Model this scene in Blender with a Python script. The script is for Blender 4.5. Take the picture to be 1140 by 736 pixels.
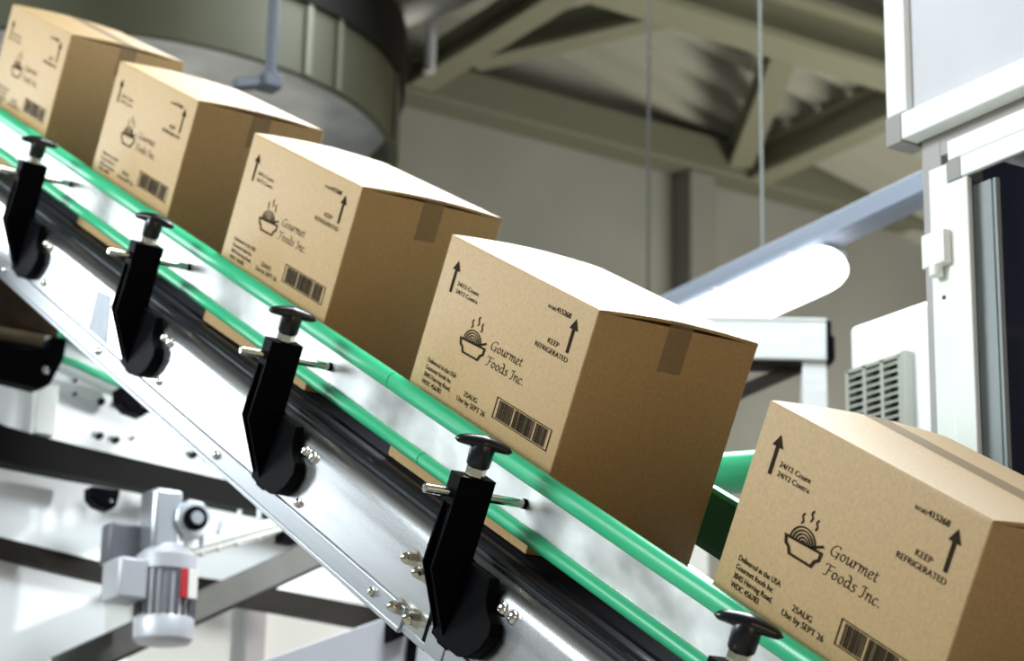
import bpy, bmesh, math, random
from mathutils import Matrix, Vector
random.seed(7)
S = bpy.context.scene
for o in list(bpy.data.objects): bpy.data.objects.remove(o)

# ------------------------------------------------------------------ camera
cam_d = bpy.data.cameras.new('camera'); cam = bpy.data.objects.new('camera', cam_d)
S.collection.objects.link(cam); S.camera = cam
cam.matrix_world = Matrix(((0.5416913, 0.2332030, 0.8075809, 2.0342138),
                           (0.8403291, -0.1735909, -0.5135301, -1.4736717),
                           (0.0204319, 0.9568085, -0.2900000, 1.3927180),
                           (0, 0, 0, 1)))
cam_d.sensor_width = 36.0; cam_d.lens = 2586.76 * 36.0 / 1140
cam_d.clip_start = 0.05; cam_d.clip_end = 60
cam_d.dof.use_dof = True; cam_d.dof.focus_distance = 2.65; cam_d.dof.aperture_fstop = 6.8

# ------------------------------------------------------------------ world, lights, exposure
S.view_settings.view_transform = 'Standard'; S.view_settings.look = 'None'
S.view_settings.gamma = 1.0; S.view_settings.use_curve_mapping = False
S.view_settings.exposure = 0.0
W = bpy.data.worlds.new('hall_light'); S.world = W; W.use_nodes = True
bg = W.node_tree.nodes['Background']; bg.inputs[0].default_value = (1.0, 0.96, 0.84, 1); bg.inputs[1].default_value = 0.17

def area(name, loc, target, sx, sy, power, col=(1, 1, 1)):
    d = bpy.data.lights.new(name, 'AREA'); d.shape = 'RECTANGLE'; d.size = sx; d.size_y = sy; d.energy = power; d.color = col
    o = bpy.data.objects.new(name, d); S.collection.objects.link(o); o.location = loc
    o.rotation_euler = (Vector(target) - Vector(loc)).to_track_quat('-Z', 'Y').to_euler()
    return o
area('key_window', (-1.9, -3.9, 4.2), (-1.3, 0.1, 2.5), 2.6, 1.6, 262, (0.94, 1.05, 1.06))
area('panel_glare_fill', (-5.3, -1.55, 3.8), (-1.5, 0.0, 2.7), 1.3, 1.5, 52, (0.9, 1.0, 1.06))  # unseen light added to whiten the upper steel panel; no window modelled
area('hall_tube_lights', (-0.4, 1.1, 4.8), (0.1, 0.4, 2.0), 1.3, 1.3, 190, (0.90, 1.0, 1.04))
area('carton_top_fill', (-3.1, 2.2, 5.0), (-0.7, 0.2, 2.5), 2.6, 0.7, 115, (0.92, 1.0, 1.05))  # unseen light added to whiten the carton tops, no real tubes
area('roof_wall_fill', (-2.6, 4.9, 2.2), (-4.7, 3.5, 4.9), 2.0, 1.0, 115, (1.0, 0.98, 0.86))  # added uplight that brightens back wall and roof, no fitting there
area('warm_side_fill', (4.2, -0.6, 1.5), (0, 0.2, 2.0), 2.0, 2.0, 27, (1.0, 0.76, 0.48))  # added warm fill for the downhill carton sides, no doorway known
def spot(name, loc, target, power, deg, col=(1, 1, 1)):
    d = bpy.data.lights.new(name, 'SPOT'); d.energy = power; d.spot_size = math.radians(deg); d.spot_blend = 0.4; d.shadow_soft_size = 0.12; d.color = col
    o = bpy.data.objects.new(name, d); S.collection.objects.link(o); o.location = loc
    o.rotation_euler = (Vector(target) - Vector(loc)).to_track_quat('-Z', 'Y').to_euler()
spot('lower_left_fill', (0.0, 2.9, 2.2), (-2.4, 0.35, 2.34), 650, 18, (0.95, 1.0, 1.0))  # added narrow spot to whiten the crossing conveyor, no lamp known there
spot('lower_left_fill', (-0.3, 3.5, 1.9), (-3.05, 1.1, 2.2), 420, 20, (1.0, 1.0, 0.96))  # second added spot, brightens the off-white housing behind

# ------------------------------------------------------------------ materials
def mat(name, col, rough=0.5, metal=0.0, noise=None, bump=None, emit=None, spec=0.5, coat=0.0):
    m = bpy.data.materials.new(name); m.use_nodes = True; nt = m.node_tree; b = nt.nodes['Principled BSDF']
    b.inputs['Base Color'].default_value = (*col, 1); b.inputs['Roughness'].default_value = rough
    b.inputs['Metallic'].default_value = metal; b.inputs['Specular IOR Level'].default_value = spec
    b.inputs['Coat Weight'].default_value = coat
    if emit: b.inputs['Emission Color'].default_value = (*emit[0], 1); b.inputs['Emission Strength'].default_value = emit[1]
    if noise or bump:
        tc = nt.nodes.new('ShaderNodeTexCoord')
    if noise:   # (scale vector, amount, detail)
        sc, amt = noise[0], noise[1]
        mp = nt.nodes.new('ShaderNodeMapping'); mp.inputs['Scale'].default_value = sc
        nz = nt.nodes.new('ShaderNodeTexNoise'); nz.inputs['Scale'].default_value = 1; nz.inputs['Detail'].default_value = 5
        nt.links.new(tc.outputs['Object'], mp.inputs[0]); nt.links.new(mp.outputs[0], nz.inputs['Vector'])
        rp = nt.nodes.new('ShaderNodeValToRGB')
        rp.color_ramp.elements[0].position = 0.3; rp.color_ramp.elements[1].position = 0.7
        rp.color_ramp.elements[0].color = (*[max(0, c * (1 - amt)) for c in col], 1)
        rp.color_ramp.elements[1].color = (*[min(1, c * (1 + amt)) for c in col], 1)
        nt.links.new(nz.outputs['Fac'], rp.inputs[0]); nt.links.new(rp.outputs[0], b.inputs['Base Color'])
        if len(noise) > 2:
            mr = nt.nodes.new('ShaderNodeMapRange'); mr.inputs['To Min'].default_value = rough - noise[2]; mr.inputs['To Max'].default_value = rough + noise[2]
            nt.links.new(nz.outputs['Fac'], mr.inputs[0]); nt.links.new(mr.outputs[0], b.inputs['Roughness'])
    if bump:    # (scale vector, strength)
        mp2 = nt.nodes.new('ShaderNodeMapping'); mp2.inputs['Scale'].default_value = bump[0]
        n2 = nt.nodes.new('ShaderNodeTexNoise'); n2.inputs['Scale'].default_value = 1; n2.inputs['Detail'].default_value = 3
        bp = nt.nodes.new('ShaderNodeBump'); bp.inputs['Strength'].default_value = bump[1]; bp.inputs['Distance'].default_value = 0.002
        nt.links.new(tc.outputs['Object'], mp2.inputs[0]); nt.links.new(mp2.outputs[0], n2.inputs['Vector'])
        nt.links.new(n2.outputs['Fac'], bp.inputs['Height']); nt.links.new(bp.outputs[0], b.inputs['Normal'])
    return m

CARD = mat('kraft_cardboard', (0.45, 0.295, 0.14), 0.5, 0, ((330, 330, 240), 0.10), ((160, 160, 30), 0.12), spec=0.4)
CARDIN = mat('cardboard_liner', (0.30, 0.19, 0.09), 0.9)
INK = mat('black_print_ink', (0.030, 0.022, 0.015), 0.9, spec=0.03)
STEEL = mat('brushed_stainless', (0.72, 0.73, 0.76), 0.24, 1.0, ((3, 60, 60), 0.05, 0.05))
STEELM = mat('mottled_guide_steel', (0.60, 0.61, 0.60), 0.42, 0.85, ((16, 16, 28), 0.18, 0.1))
CHROME = mat('polished_steel', (0.78, 0.77, 0.73), 0.16, 1.0)
BRASSY = mat('plated_nut_steel', (0.70, 0.66, 0.55), 0.2, 1.0)
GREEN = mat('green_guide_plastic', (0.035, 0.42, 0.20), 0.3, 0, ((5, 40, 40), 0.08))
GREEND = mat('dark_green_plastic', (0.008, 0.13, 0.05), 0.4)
BLACK = mat('black_nylon', (0.0025, 0.0025, 0.0035), 0.5, spec=0.025)
KNOBM = mat('black_knob_plastic', (0.006, 0.006, 0.008), 0.28, spec=0.45)
BELT = mat('black_conveyor_belt', (0.008, 0.008, 0.01), 0.7, 0, ((6, 120, 120), 0.3), spec=0.02)
WEAR = mat('black_wear_strip', (0.012, 0.011, 0.016), 0.42, 0, ((4, 200, 200), 0.4, 0.08), spec=0.14)
ALU = mat('anodised_flange', (0.46, 0.47, 0.50), 0.36, 1.0, ((2, 90, 90), 0.05))
WHITEP = mat('white_coated_profile', (0.92, 0.94, 0.94), 0.4)
PANELG = mat('pale_lavender_panel', (0.62, 0.62, 0.68), 0.55, 0, ((4, 4, 4), 0.05))
GREYP = mat('grey_plastic', (0.33, 0.31, 0.31), 0.5)
GREYW = mat('warm_grey_post', (0.40, 0.375, 0.385), 0.5)
WALLM = mat('grey_rendered_wall', (0.26, 0.26, 0.235), 0.85, 0, ((1.6, 1.6, 1.6), 0.10))
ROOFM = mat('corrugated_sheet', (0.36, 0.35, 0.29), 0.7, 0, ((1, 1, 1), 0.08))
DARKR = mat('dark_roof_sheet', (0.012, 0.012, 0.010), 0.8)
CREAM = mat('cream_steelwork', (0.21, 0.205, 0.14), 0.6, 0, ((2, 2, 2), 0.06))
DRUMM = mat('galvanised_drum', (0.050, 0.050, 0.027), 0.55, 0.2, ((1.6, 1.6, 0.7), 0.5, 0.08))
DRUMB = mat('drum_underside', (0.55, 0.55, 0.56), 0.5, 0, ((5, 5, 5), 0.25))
PIPEM = mat('blue_grey_pipe', (0.055, 0.062, 0.08), 0.5, 0.2)
LENS = mat('lit_tube_diffuser', (0.9, 0.9, 0.9), 0.4, emit=((0.96, 0.98, 1.0), 4.0))
LAMPB = mat('lamp_housing', (0.52, 0.53, 0.55), 0.5)
ROD = mat('dull_rod', (0.16, 0.165, 0.15), 0.6)
RAILG = mat('blue_grey_rail', (0.20, 0.225, 0.28), 0.55, 0.1)
BEAMG = mat('pale_grey_beam', (0.55, 0.55, 0.54), 0.5, 0, ((12, 12, 60), 0.06))
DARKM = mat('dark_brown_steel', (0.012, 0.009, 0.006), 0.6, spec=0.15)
ACW = mat('white_casing', (0.93, 0.94, 0.95), 0.45)
ACG = mat('cream_grille', (0.45, 0.46, 0.40), 0.5)
SLOT = mat('grille_slot_dark', (0.05, 0.05, 0.05), 0.8)
WPANEL = mat('white_machine_panel', (0.86, 0.87, 0.88), 0.35, 0, ((4, 4, 4), 0.03))
OFFW = mat('offwhite_cladding', (0.74, 0.74, 0.71), 0.6, 0, ((3, 3, 3), 0.05))
BLACKB = mat('black_edge_beam', (0.004, 0.0035, 0.003), 0.6, spec=0.1)
WOOD = mat('brown_hood', (0.03, 0.019, 0.011), 0.7, 0, ((6, 30, 30), 0.3), spec=0.1)
TANL = mat('tan_hood_lip', (0.16, 0.11, 0.06), 0.6)
MOTG = mat('motor_grey_paint', (0.46, 0.46, 0.50), 0.4, 0.2)
MOTD = mat('motor_dark_fins', (0.12, 0.12, 0.14), 0.5, 0.3)
REDL = mat('red_label', (0.5, 0.012, 0.02), 0.4)
WHL = mat('white_label', (0.75, 0.73, 0.68), 0.5)
ZINC = mat('zinc_steel', (0.55, 0.58, 0.62), 0.35, 0.9)
FLOORM = mat('concrete_floor', (0.32, 0.31, 0.29), 0.7, 0, ((2, 2, 2), 0.15))

TAPE = bpy.data.materials.new('clear_packing_tape'); TAPE.use_nodes = True
b = TAPE.node_tree.nodes['Principled BSDF']
b.inputs['Base Color'].default_value = (0.31, 0.235, 0.15, 1); b.inputs['Roughness'].default_value = 0.3; b.inputs['Specular IOR Level'].default_value = 0.08; b.inputs['Alpha'].default_value = 0.5
GLASS = bpy.data.materials.new('dark_window_glass'); GLASS.use_nodes = True
nt = GLASS.node_tree; b = nt.nodes['Principled BSDF']
b.inputs['Roughness'].default_value = 0.06; b.inputs['Base Color'].default_value = (0.012, 0.015, 0.03, 1)
b.inputs['Alpha'].default_value = 0.2; b.inputs['Specular IOR Level'].default_value = 0.25

# ------------------------------------------------------------------ mesh helpers
class MB:
    def __init__(s): s.bm = bmesh.new()
    def poly(s, pts):
        vs = [s.bm.verts.new(p) for p in pts]
        try: s.bm.faces.new(vs)
        except ValueError: pass
        return s
    def hexa(s, p):   # 8 points: bottom 4 (ccw), top 4
        v = [s.bm.verts.new(q) for q in p]
        for f in ((3, 2, 1, 0), (4, 5, 6, 7), (0, 1, 5, 4), (1, 2, 6, 5), (2, 3, 7, 6), (3, 0, 4, 7)):
            s.bm.faces.new([v[i] for i in f])
        return s
    def box(s, a, c):
        (x0, y0, z0), (x1, y1, z1) = a, c
        return s.hexa([(x0, y0, z0), (x1, y0, z0), (x1, y1, z0), (x0, y1, z0), (x0, y0, z1), (x1, y0, z1), (x1, y1, z1), (x0, y1, z1)])
    def prism(s, pts, a, c, axis='x'):   # polygon in the other two axes, extruded along axis
        def P(t, q): return {'x': (t, q[0], q[1]), 'y': (q[0], t, q[1]), 'z': (q[0], q[1], t)}[axis]
        A = [s.bm.verts.new(P(a, q)) for q in pts]; B = [s.bm.verts.new(P(c, q)) for q in pts]; n = len(pts)
        s.bm.faces.new(A); s.bm.faces.new(B[::-1])
        for i in range(n): s.bm.faces.new([A[i], B[i], B[(i + 1) % n], A[(i + 1) % n]][::-1])
        return s
    def rings(s, rings, cap=True):
        R = [[s.bm.verts.new(p) for p in r] for r in rings]; n = len(R[0])
        for k in range(len(R) - 1):
            for i in range(n): s.bm.faces.new([R[k][i], R[k][(i + 1) % n], R[k + 1][(i + 1) % n], R[k + 1][i]])
        if cap: s.bm.faces.new(R[0][::-1]); s.bm.faces.new(R[-1])
        return s
    def lathe(s, p0, p1, prof, seg=20, phase=0.0):   # prof: (t along axis in metres from p0, radius)
        p0 = Vector(p0); ax = (Vector(p1) - p0).normalized()
        u = ax.orthogonal().normalized(); w = ax.cross(u)
        return s.rings([[p0 + ax * t + (u * math.cos(2 * math.pi * i / seg + phase) + w * math.sin(2 * math.pi * i / seg + phase)) * r for i in range(seg)] for t, r in prof])
    def cyl(s, p0, p1, r, seg=16, r1=None):
        L = (Vector(p1) - Vector(p0)).length
        return s.lathe(p0, p1, [(0, r), (L, r if r1 is None else r1)], seg)
    def bar(s, p0, p1, wd, ht, up=(0, 0, 1)):
        p0 = Vector(p0); p1 = Vector(p1); ax = (p1 - p0).normalized(); sd = ax.cross(Vector(up)).normalized(); uu = sd.cross(ax)
        o = [(-1, -1), (1, -1), (1, 1), (-1, 1)]
        return s.rings([[p + sd * a * wd / 2 + uu * c * ht / 2 for a, c in o] for p in (p0, p1)])
    def build(s, name, m, parent=None, bevel=0, seg=2, smooth=True, world=False, origin=None):
        me = bpy.data.meshes.new(name)
        bmesh.ops.recalc_face_normals(s.bm, faces=s.bm.faces[:])
        if world:
            if parent: s.bm.transform(wm(parent).inverted())
            elif origin is not None: s.bm.transform(Matrix.Translation(-Vector(origin)))
        elif origin is not None: s.bm.transform(Matrix.Translation(-Vector(origin)))
        s.bm.to_mesh(me); s.bm.free()
        me.materials.append(m)
        if smooth:
            for p in me.polygons: p.use_smooth = True
            me.set_sharp_from_angle(angle=math.radians(38))
        o = bpy.data.objects.new(name, me); S.collection.objects.link(o)
        if parent: o.parent = parent
        if origin is not None: o.location = origin
        if bevel:
            md = o.modifiers.new('soft_edges', 'BEVEL'); md.width = bevel; md.segments = seg; md.limit_method = 'ANGLE'; md.angle_limit = math.radians(40)
        return o
def wm(o):
    m = Matrix.LocRotScale(o.location, o.rotation_euler, o.scale)
    return wm(o.parent) @ m if o.parent else m
def tag(o, label, cat, group=None):
    o['label'] = label; o['category'] = cat
    if group: o['group'] = group
    return o
def thing(name, label, cat, loc=(0, 0, 0), rot=(0, 0, 0), group=None):
    o = bpy.data.objects.new(name, None); S.collection.objects.link(o); o.location = loc; o.rotation_euler = rot; o.empty_display_size = 0.05
    return tag(o, label, cat, group)
def struct(o): o['kind'] = 'structure'; return o

# conveyor frame: u runs down the slope, w across it away from the camera, n up off the belt
TH = math.asin(0.4902018)
CU, CS = math.cos(TH), math.sin(TH)
CONV = Matrix(((CU, 0, CS, 0), (0, 1, 0, 0), (-CS, 0, CU, 2.15), (0, 0, 0, 1)))
def cpt(u, w, n): return CONV @ Vector((u, w, n))
BH, BL, BW = 0.306, 0.38, 0.2407       # carton height, length, width

# ------------------------------------------------------------------ the hall
struct(MB().box((-5.6, -4.5, -0.1), (4.5, 8.0, 0.0)).build('floor', FLOORM))
zr = lambda y: 5.192 - 0.19 * (y - 3.80)
struct(MB().prism([(-4.5, 0), (8.0, 0), (8.0, zr(8.0)), (-4.5, zr(-4.5))], -5.62, -5.42, 'x').build('wall_back', WALLM))
# corrugated roof sheet, ribs running across the hall
rf = MB(); pr_ = []
x = -5.42
while x < -1.6:
    pr_ += [(x, 0.0), (x + 0.085, 0.0), (x + 0.10, 0.075), (x + 0.185, 0.075)]; x += 0.20
pr_.append((x, 0))
lo = [(px, dz) for px, dz in pr_]
def sheet(y0, y1, m, name):
    bmx = MB()
    r0 = [(px, y0, zr(y0) + dz) for px, dz in lo] + [(px, y0, zr(y0) + dz + 0.01) for px, dz in reversed(lo)]
    r1 = [(px, y1, zr(y1) + dz) for px, dz in lo] + [(px, y1, zr(y1) + dz + 0.01) for px, dz in reversed(lo)]
    bmx.rings([r0, r1], cap=False)
    return struct(bmx.build(name, m, smooth=False))
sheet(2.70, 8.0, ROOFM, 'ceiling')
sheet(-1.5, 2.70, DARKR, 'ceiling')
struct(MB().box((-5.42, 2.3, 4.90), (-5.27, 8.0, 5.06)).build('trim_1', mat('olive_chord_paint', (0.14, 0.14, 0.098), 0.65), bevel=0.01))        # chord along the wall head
struct(MB().box((-5.42, 4.06, 0.0), (-5.30, 4.20, 4.90)).build('trim_2', mat('dull_column_paint', (0.22, 0.215, 0.19), 0.8), bevel=0.01))  # wall column, slightly darker grey than the wall

def beam(label, p0, p1, wd, ht, m=CREAM):
    o = Vector(p0)
    mb = MB(); p0 = Vector(p0); p1 = Vector(p1)
    ax = (p1 - p0).normalized()
    n = Vector((0, 0, 1)); sd = ax.cross(n).normalized()
    t = 0.014
    mb.bar(p0 + n * (ht / 2 - t), p1 + n * (ht / 2 - t), wd, 2 * t)      # I-section: two flanges and a web
    mb.bar(p0 - n * (ht / 2 - t), p1 - n * (ht / 2 - t), wd, 2 * t)
    mb.bar(p0, p1, 0.02, ht - 3.9 * t)
    return tag(mb.build('roof_beam', m, origin=o), label, 'roof beam', 'cream roof steelwork')
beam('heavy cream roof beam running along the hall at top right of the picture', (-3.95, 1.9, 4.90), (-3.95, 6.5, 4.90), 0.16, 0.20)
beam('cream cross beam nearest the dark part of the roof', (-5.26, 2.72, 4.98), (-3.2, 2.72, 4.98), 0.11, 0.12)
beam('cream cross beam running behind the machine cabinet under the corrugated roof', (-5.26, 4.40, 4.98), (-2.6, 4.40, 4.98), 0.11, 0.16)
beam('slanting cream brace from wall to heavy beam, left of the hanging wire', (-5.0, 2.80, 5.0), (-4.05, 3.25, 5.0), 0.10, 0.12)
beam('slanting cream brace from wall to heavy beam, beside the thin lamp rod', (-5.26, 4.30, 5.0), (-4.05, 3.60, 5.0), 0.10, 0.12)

# ------------------------------------------------------------------ inclined belt conveyor
cv = thing('belt_conveyor', 'inclined stainless steel belt conveyor carrying the cartons down to the right', 'conveyor', CONV.translation, (0, TH, 0))
U0, U1 = -2.95, 1.05
t = 0.003
prof = [(-0.0500, -0.3155), (-0.0580, -0.3195), (-0.0650, -0.3260), (-0.0695, -0.3335), (-0.0710, -0.3420), (-0.0710, -0.4500)]
inn = [(-0.0680, -0.4500), (-0.0680, -0.3420), (-0.0665, -0.3350), (-0.0625, -0.3285), (-0.0560, -0.3225), (-0.0500, -0.3190)]
SEAM = -0.156
MB().prism(prof + inn, U0, SEAM - 0.0012, 'x').build('side_panel', STEEL, cv)
MB().prism(prof + inn, SEAM + 0.0012, U1, 'x').build('side_panel', STEEL, cv)
MB().box((U0, -0.0745, -0.4505), (-0.215, -0.0708, -0.4230)).build('bottom_flange', ALU, cv, bevel=0.0008)
MB().box((-0.148, -0.0745, -0.4505), (-0.102, -0.0708, -0.4190)).build('bottom_flange', ALU, cv, bevel=0.0008)
MB().box((-0.098, -0.0745, -0.4505), (U1, -0.0708, -0.4230)).build('bottom_flange', ALU, cv, bevel=0.0008)
MB().box((U0, -0.0765, -0.4560), (-0.215, -0.0700, -0.4495)).build('bottom_lip', ALU, cv, bevel=0.0008)
MB().box((-0.212, -0.0725, -0.4530), (-0.150, -0.0700, -0.4440)).build('joint_strip', ALU, cv, bevel=0.0005)
MB().box((SEAM - 0.004, -0.0722, -0.4430), (SEAM + 0.003, -0.0709, -0.4030)).build('seam_gasket', BLACK, cv)  # black strip put in for the dark gap at the panel joint
bl = MB(); bl.box((U0, -0.004, -0.3120), (U1, 0.252, -0.3066)); bl.build('belt', BELT, cv)
ws = MB(); ws.box((U0, -0.0500, -0.3190), (U1, -0.0050, -0.3105))
ws.prism([(-0.0465 + 0.0075 * math.cos(a), -0.3110 + 0.0042 * math.sin(a)) for a in [math.pi * k / 8 for k in range(9)]], U0, U1, 'x')
ws.prism([(-0.0260 + 0.0100 * math.cos(a), -0.3110 + 0.0045 * math.sin(a)) for a in [math.pi * k / 8 for k in range(9)]], U0, U1, 'x')
ws.build('wear_strip', WEAR, cv)
MB().box((U0, 0.300, -0.4500), (U1, 0.304, -0.3150)).build('far_side_panel', STEEL, cv)
MB().box((U0, 0.256, -0.3170), (U1, 0.304, -0.3110)).build('far_edge_plate', STEEL, cv)
MB().box((U0, -0.066, -0.4440), (U1, 0.300, -0.4400)).build('under_tray', ALU, cv)
# thin pale grey quad on the side panel between the two upper clamps
MB().prism([(-1.485, -0.352), (-1.420, -0.345), (-1.380, -0.419), (-1.480, -0.419)], -0.0718, -0.0709, 'y').build('film_patch', mat('matte_grey', (0.42, 0.44, 0.50), 0.6, 0.3, ((40, 40, 40), 0.08)), cv)
def dome_screw(parent, u, n, w=-0.0710, r=0.0062, name='screw', m=CHROME):
    mb = MB(); mb.lathe((u, w + 0.0005, n), (u, w - 1, n), [(0, r * 1.15), (0.0018, r * 1.15), (0.0022, r), (0.0045, r * 0.93), (0.0062, r * 0.7), (0.0070, r * 0.36), (0.0062, r * 0.3), (0.0062, 0.0002)], 18)
    return mb.build(name, m, parent)
def cap_nut(parent, u, n, w=-0.0710):
    mb = MB(); mb.lathe((u, w + 0.0005, n), (u, w - 1, n), [(0, 0.0098), (0.002, 0.0098), (0.0021, 0.0086), (0.0100, 0.0086)], 6, 0.3)
    mb.lathe((u, w - 0.0095, n), (u, w - 1, n), [(0, 0.0080), (0.003, 0.0076), (0.0065, 0.0058), (0.0090, 0.0030), (0.0096, 0.0003)], 18)
    mb.lathe((u, w + 0.0005, n), (u, w - 1, n), [(0, 0.0118), (0.0018, 0.0118)], 20)
    return mb.build('cap_nut', BRASSY, parent)
for u, n in ((-0.569, -0.411), (-1.132, -0.408), (-1.743, -0.406)): dome_screw(cv, u, n)
for u in (-0.303, -0.85, -1.399, -1.95, 0.25): dome_screw(cv, u, -0.4365, -0.0745, 0.0058)
for u, n in ((-0.231, -0.4290), (-0.188, -0.4265), (-0.232, -0.366), (-0.198, -0.372)): cap_nut(cv, u, n)

# guide rails: steel plate with two green plastic runners
def runner(z0, z1, sgn=1):
    zc = (z0 + z1) / 2; h = (z1 - z0) / 2; w0 = -0.0165
    p = [(w0, z0), (w0 - 0.006, z0 - 0.001)] + [(w0 - 0.0075 - 0.0075 * math.cos(a), zc + h * math.sin(a)) for a in [-math.pi / 2 * 0.95, -math.pi / 3, -math.pi / 6, 0, math.pi / 6, math.pi / 3, math.pi / 2 * 0.95]] + [(w0 - 0.006, z1 + 0.001), (w0, z1)]
    return p
gr = thing('guide_rail', 'near side guide rail: grey steel strip between two bright green plastic runners', 'guide rail', CONV.translation, (0, TH, 0))
MB().box((U0, -0.0215, -0.2660), (U1, -0.0185, -0.2150)).build('guide_plate', STEELM, gr)
for (z0, z1) in ((-0.2205, -0.1975), (-0.2830, -0.2655)):
    for a, c in ((U0, -0.50 if z0 > -0.25 else -0.365), (-0.4988 if z0 > -0.25 else -0.3638, U1)):
        MB().prism(runner(z0, z1), a, c, 'x').build('runner', GREEN, gr, bevel=0.0008)
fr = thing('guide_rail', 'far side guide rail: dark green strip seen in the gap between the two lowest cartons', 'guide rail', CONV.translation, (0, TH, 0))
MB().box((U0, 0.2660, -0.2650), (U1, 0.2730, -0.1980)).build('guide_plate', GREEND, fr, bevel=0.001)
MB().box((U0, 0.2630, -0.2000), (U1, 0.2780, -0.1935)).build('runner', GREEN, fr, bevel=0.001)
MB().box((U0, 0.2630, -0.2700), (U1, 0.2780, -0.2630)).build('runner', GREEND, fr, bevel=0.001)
for u in (-2.4, -1.6, -0.8, 0.75): MB().box((u, 0.2735, -0.3120), (u + 0.03, 0.2790, -0.2300)).build('bracket', STEEL, fr)

# ------------------------------------------------------------------ rail clamps
def clamp(u0, phi, label):
    r = thing('rail_clamp', label, 'rail clamp', cpt(u0, -0.071, -0.43), (0, TH, 0), 'black clamps holding the near guide rail')
    o = Vector((0, 0.071, 0.43))       # local = (u-u0, w, n) + o
    def fin(mb, name, m, **k):
        mb.bm.transform(Matrix.Translation(o)); return mb.build(name, m, r, **k)
    hw = 0.0130
    core = [(-0.125, -0.220), (-0.077, -0.220), (-0.077, -0.314), (-0.0722, -0.317), (-0.0722, -0.4215), (-0.0756, -0.4225), (-0.0756, -0.4300), (-0.0765, -0.4290), (-0.0785, -0.4240), (-0.1195, -0.3350), (-0.1195, -0.2620), (-0.125, -0.2560)]
    mb = MB(); mb.prism(core, -hw, hw, 'x')
    rib = [(-0.118, -0.2560), (-0.125, -0.2560), (-0.1275, -0.3335), (-0.0805, -0.4245), (-0.0765, -0.4200), (-0.118, -0.335)]
    mb.prism(rib, hw - 0.004, hw, 'x'); mb.prism(rib, -hw, -hw + 0.004, 'x')
    fin(mb, 'post', BLACK, bevel=0.0012)
    base = [(-0.016, -0.4200), (-0.016, -0.318), (0.073, -0.3165), (0.0765, -0.3240), (0.078, -0.3400), (0.086, -0.3520), (0.104, -0.3600), (0.108, -0.3740), (0.096, -0.3960), (0.076, -0.4140), (0.052, -0.4215), (0.005, -0.4220)]
    mb = MB(); mb.prism(base, -0.0865, -0.0714, 'y'); fin(mb, 'base_plate', BLACK, bevel=0.002)
    for k, (du, n) in enumerate(((0.0955, -0.3440), (0.1210, -0.3440))):
        s = dome_screw(r, du, n + 0.43, -0.0710 + 0.071 - 0.0, 0.0078)
    # T-handle knob
    mb = MB()
    mb.lathe((0, -0.100, -0.2080), (0, -0.100, 1), [(0, 0.0125), (0.002, 0.0140), (0.018, 0.0146), (0.0255, 0.0146), (0.0315, 0.0115), (0.0335, 0.004)], 24)
    d = Vector((math.sin(phi), math.cos(phi), 0)); sdv = Vector((math.cos(phi), -math.sin(phi), 0))
    secs = []
    for k in range(17):
        tt = -1 + k / 8.0; e = math.sqrt(max(0.0, 1 - abs(tt) ** 5))
        ry = (0.0085 + 0.0050 * (1 - abs(tt)) ** 2) * e + 0.0004; rz = (0.0058 + 0.0030 * (1 - abs(tt)) ** 1.5) * e + 0.0003
        c = Vector((0, -0.100, -0.1785 - 0.0035 * abs(tt) ** 2)) + d * (tt * 0.0350)
        secs.append([c + sdv * (ry * math.cos(a)) + Vector((0, 0, rz * math.sin(a))) for a in [2 * math.pi * i / 16 for i in range(16)]])
    mb.rings(secs); fin(mb, 'knob', KNOBM)
    mb = MB(); mb.lathe((0, -0.100, -0.2200), (0, -0.100, 1), [(0, 0.0112), (0.0012, 0.0120), (0.0108, 0.0120), (0.0122, 0.0105)], 6, 0.4); fin(mb, 'hex_nut', BRASSY, smooth=False)
    mb = MB(); mb.lathe((0, -0.161, -0.2430), (0, 1, -0.2430), [(0, 0.0042), (0.0012, 0.0056), (0.137, 0.0056)], 20); fin(mb, 'rod', CHROME)
    mb = MB(); mb.lathe((0, -0.0265, -0.2430), (0, 1, -0.2430), [(0, 0.0062), (0.0045, 0.0062)], 20); fin(mb, 'rod_collar', BLACK)
    return r
clamp(-1.876, math.radians(4), 'black rail clamp highest up the slope, at the left edge of the picture')
clamp(-1.252, math.radians(44), 'black rail clamp below the second carton from the left')
clamp(-0.684, math.radians(9), 'black rail clamp in front of the middle carton')
clamp(-0.106, math.radians(22), 'large black rail clamp beside two pairs of shiny cap nuts')
clamp(0.452, math.radians(42), 'black rail clamp at the bottom edge with only its knob in view')

# ------------------------------------------------------------------ print on the cartons (mm from left edge, mm below top)
def ribbon(mb, pts, tx, ty, F, closed=False):
    # stroke swept with an elliptical nib tx by ty; miter joins
    P = [Vector((p[0] / tx, p[1] / ty)) for p in pts]; n = len(P); L = []; Rr = []
    for i in range(n):
        a = P[i - 1] if (i > 0 or closed) else None; c = P[(i + 1) % n] if (i < n - 1 or closed) else None
        d0 = (P[i] - a).normalized() if a is not None else None; d1 = (c - P[i]).normalized() if c is not None else None
        d0 = d0 if d0 is not None else d1; d1 = d1 if d1 is not None else d0
        nn = Vector((-(d0 + d1).y, (d0 + d1).x)); nn = nn.normalized() if nn.length > 1e-6 else Vector((-d0.y, d0.x))
        k = max(0.45, nn.dot(Vector((-d0.y, d0.x))))
        L.append(P[i] + nn * 0.5 / k); Rr.append(P[i] - nn * 0.5 / k)
    up = lambda q: F(q.x * tx, q.y * ty)
    for i in range(n if closed else n - 1):
        j = (i + 1) % n
        mb.poly([up(L[i]), up(L[j]), up(Rr[j]), up(Rr[i])])
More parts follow.
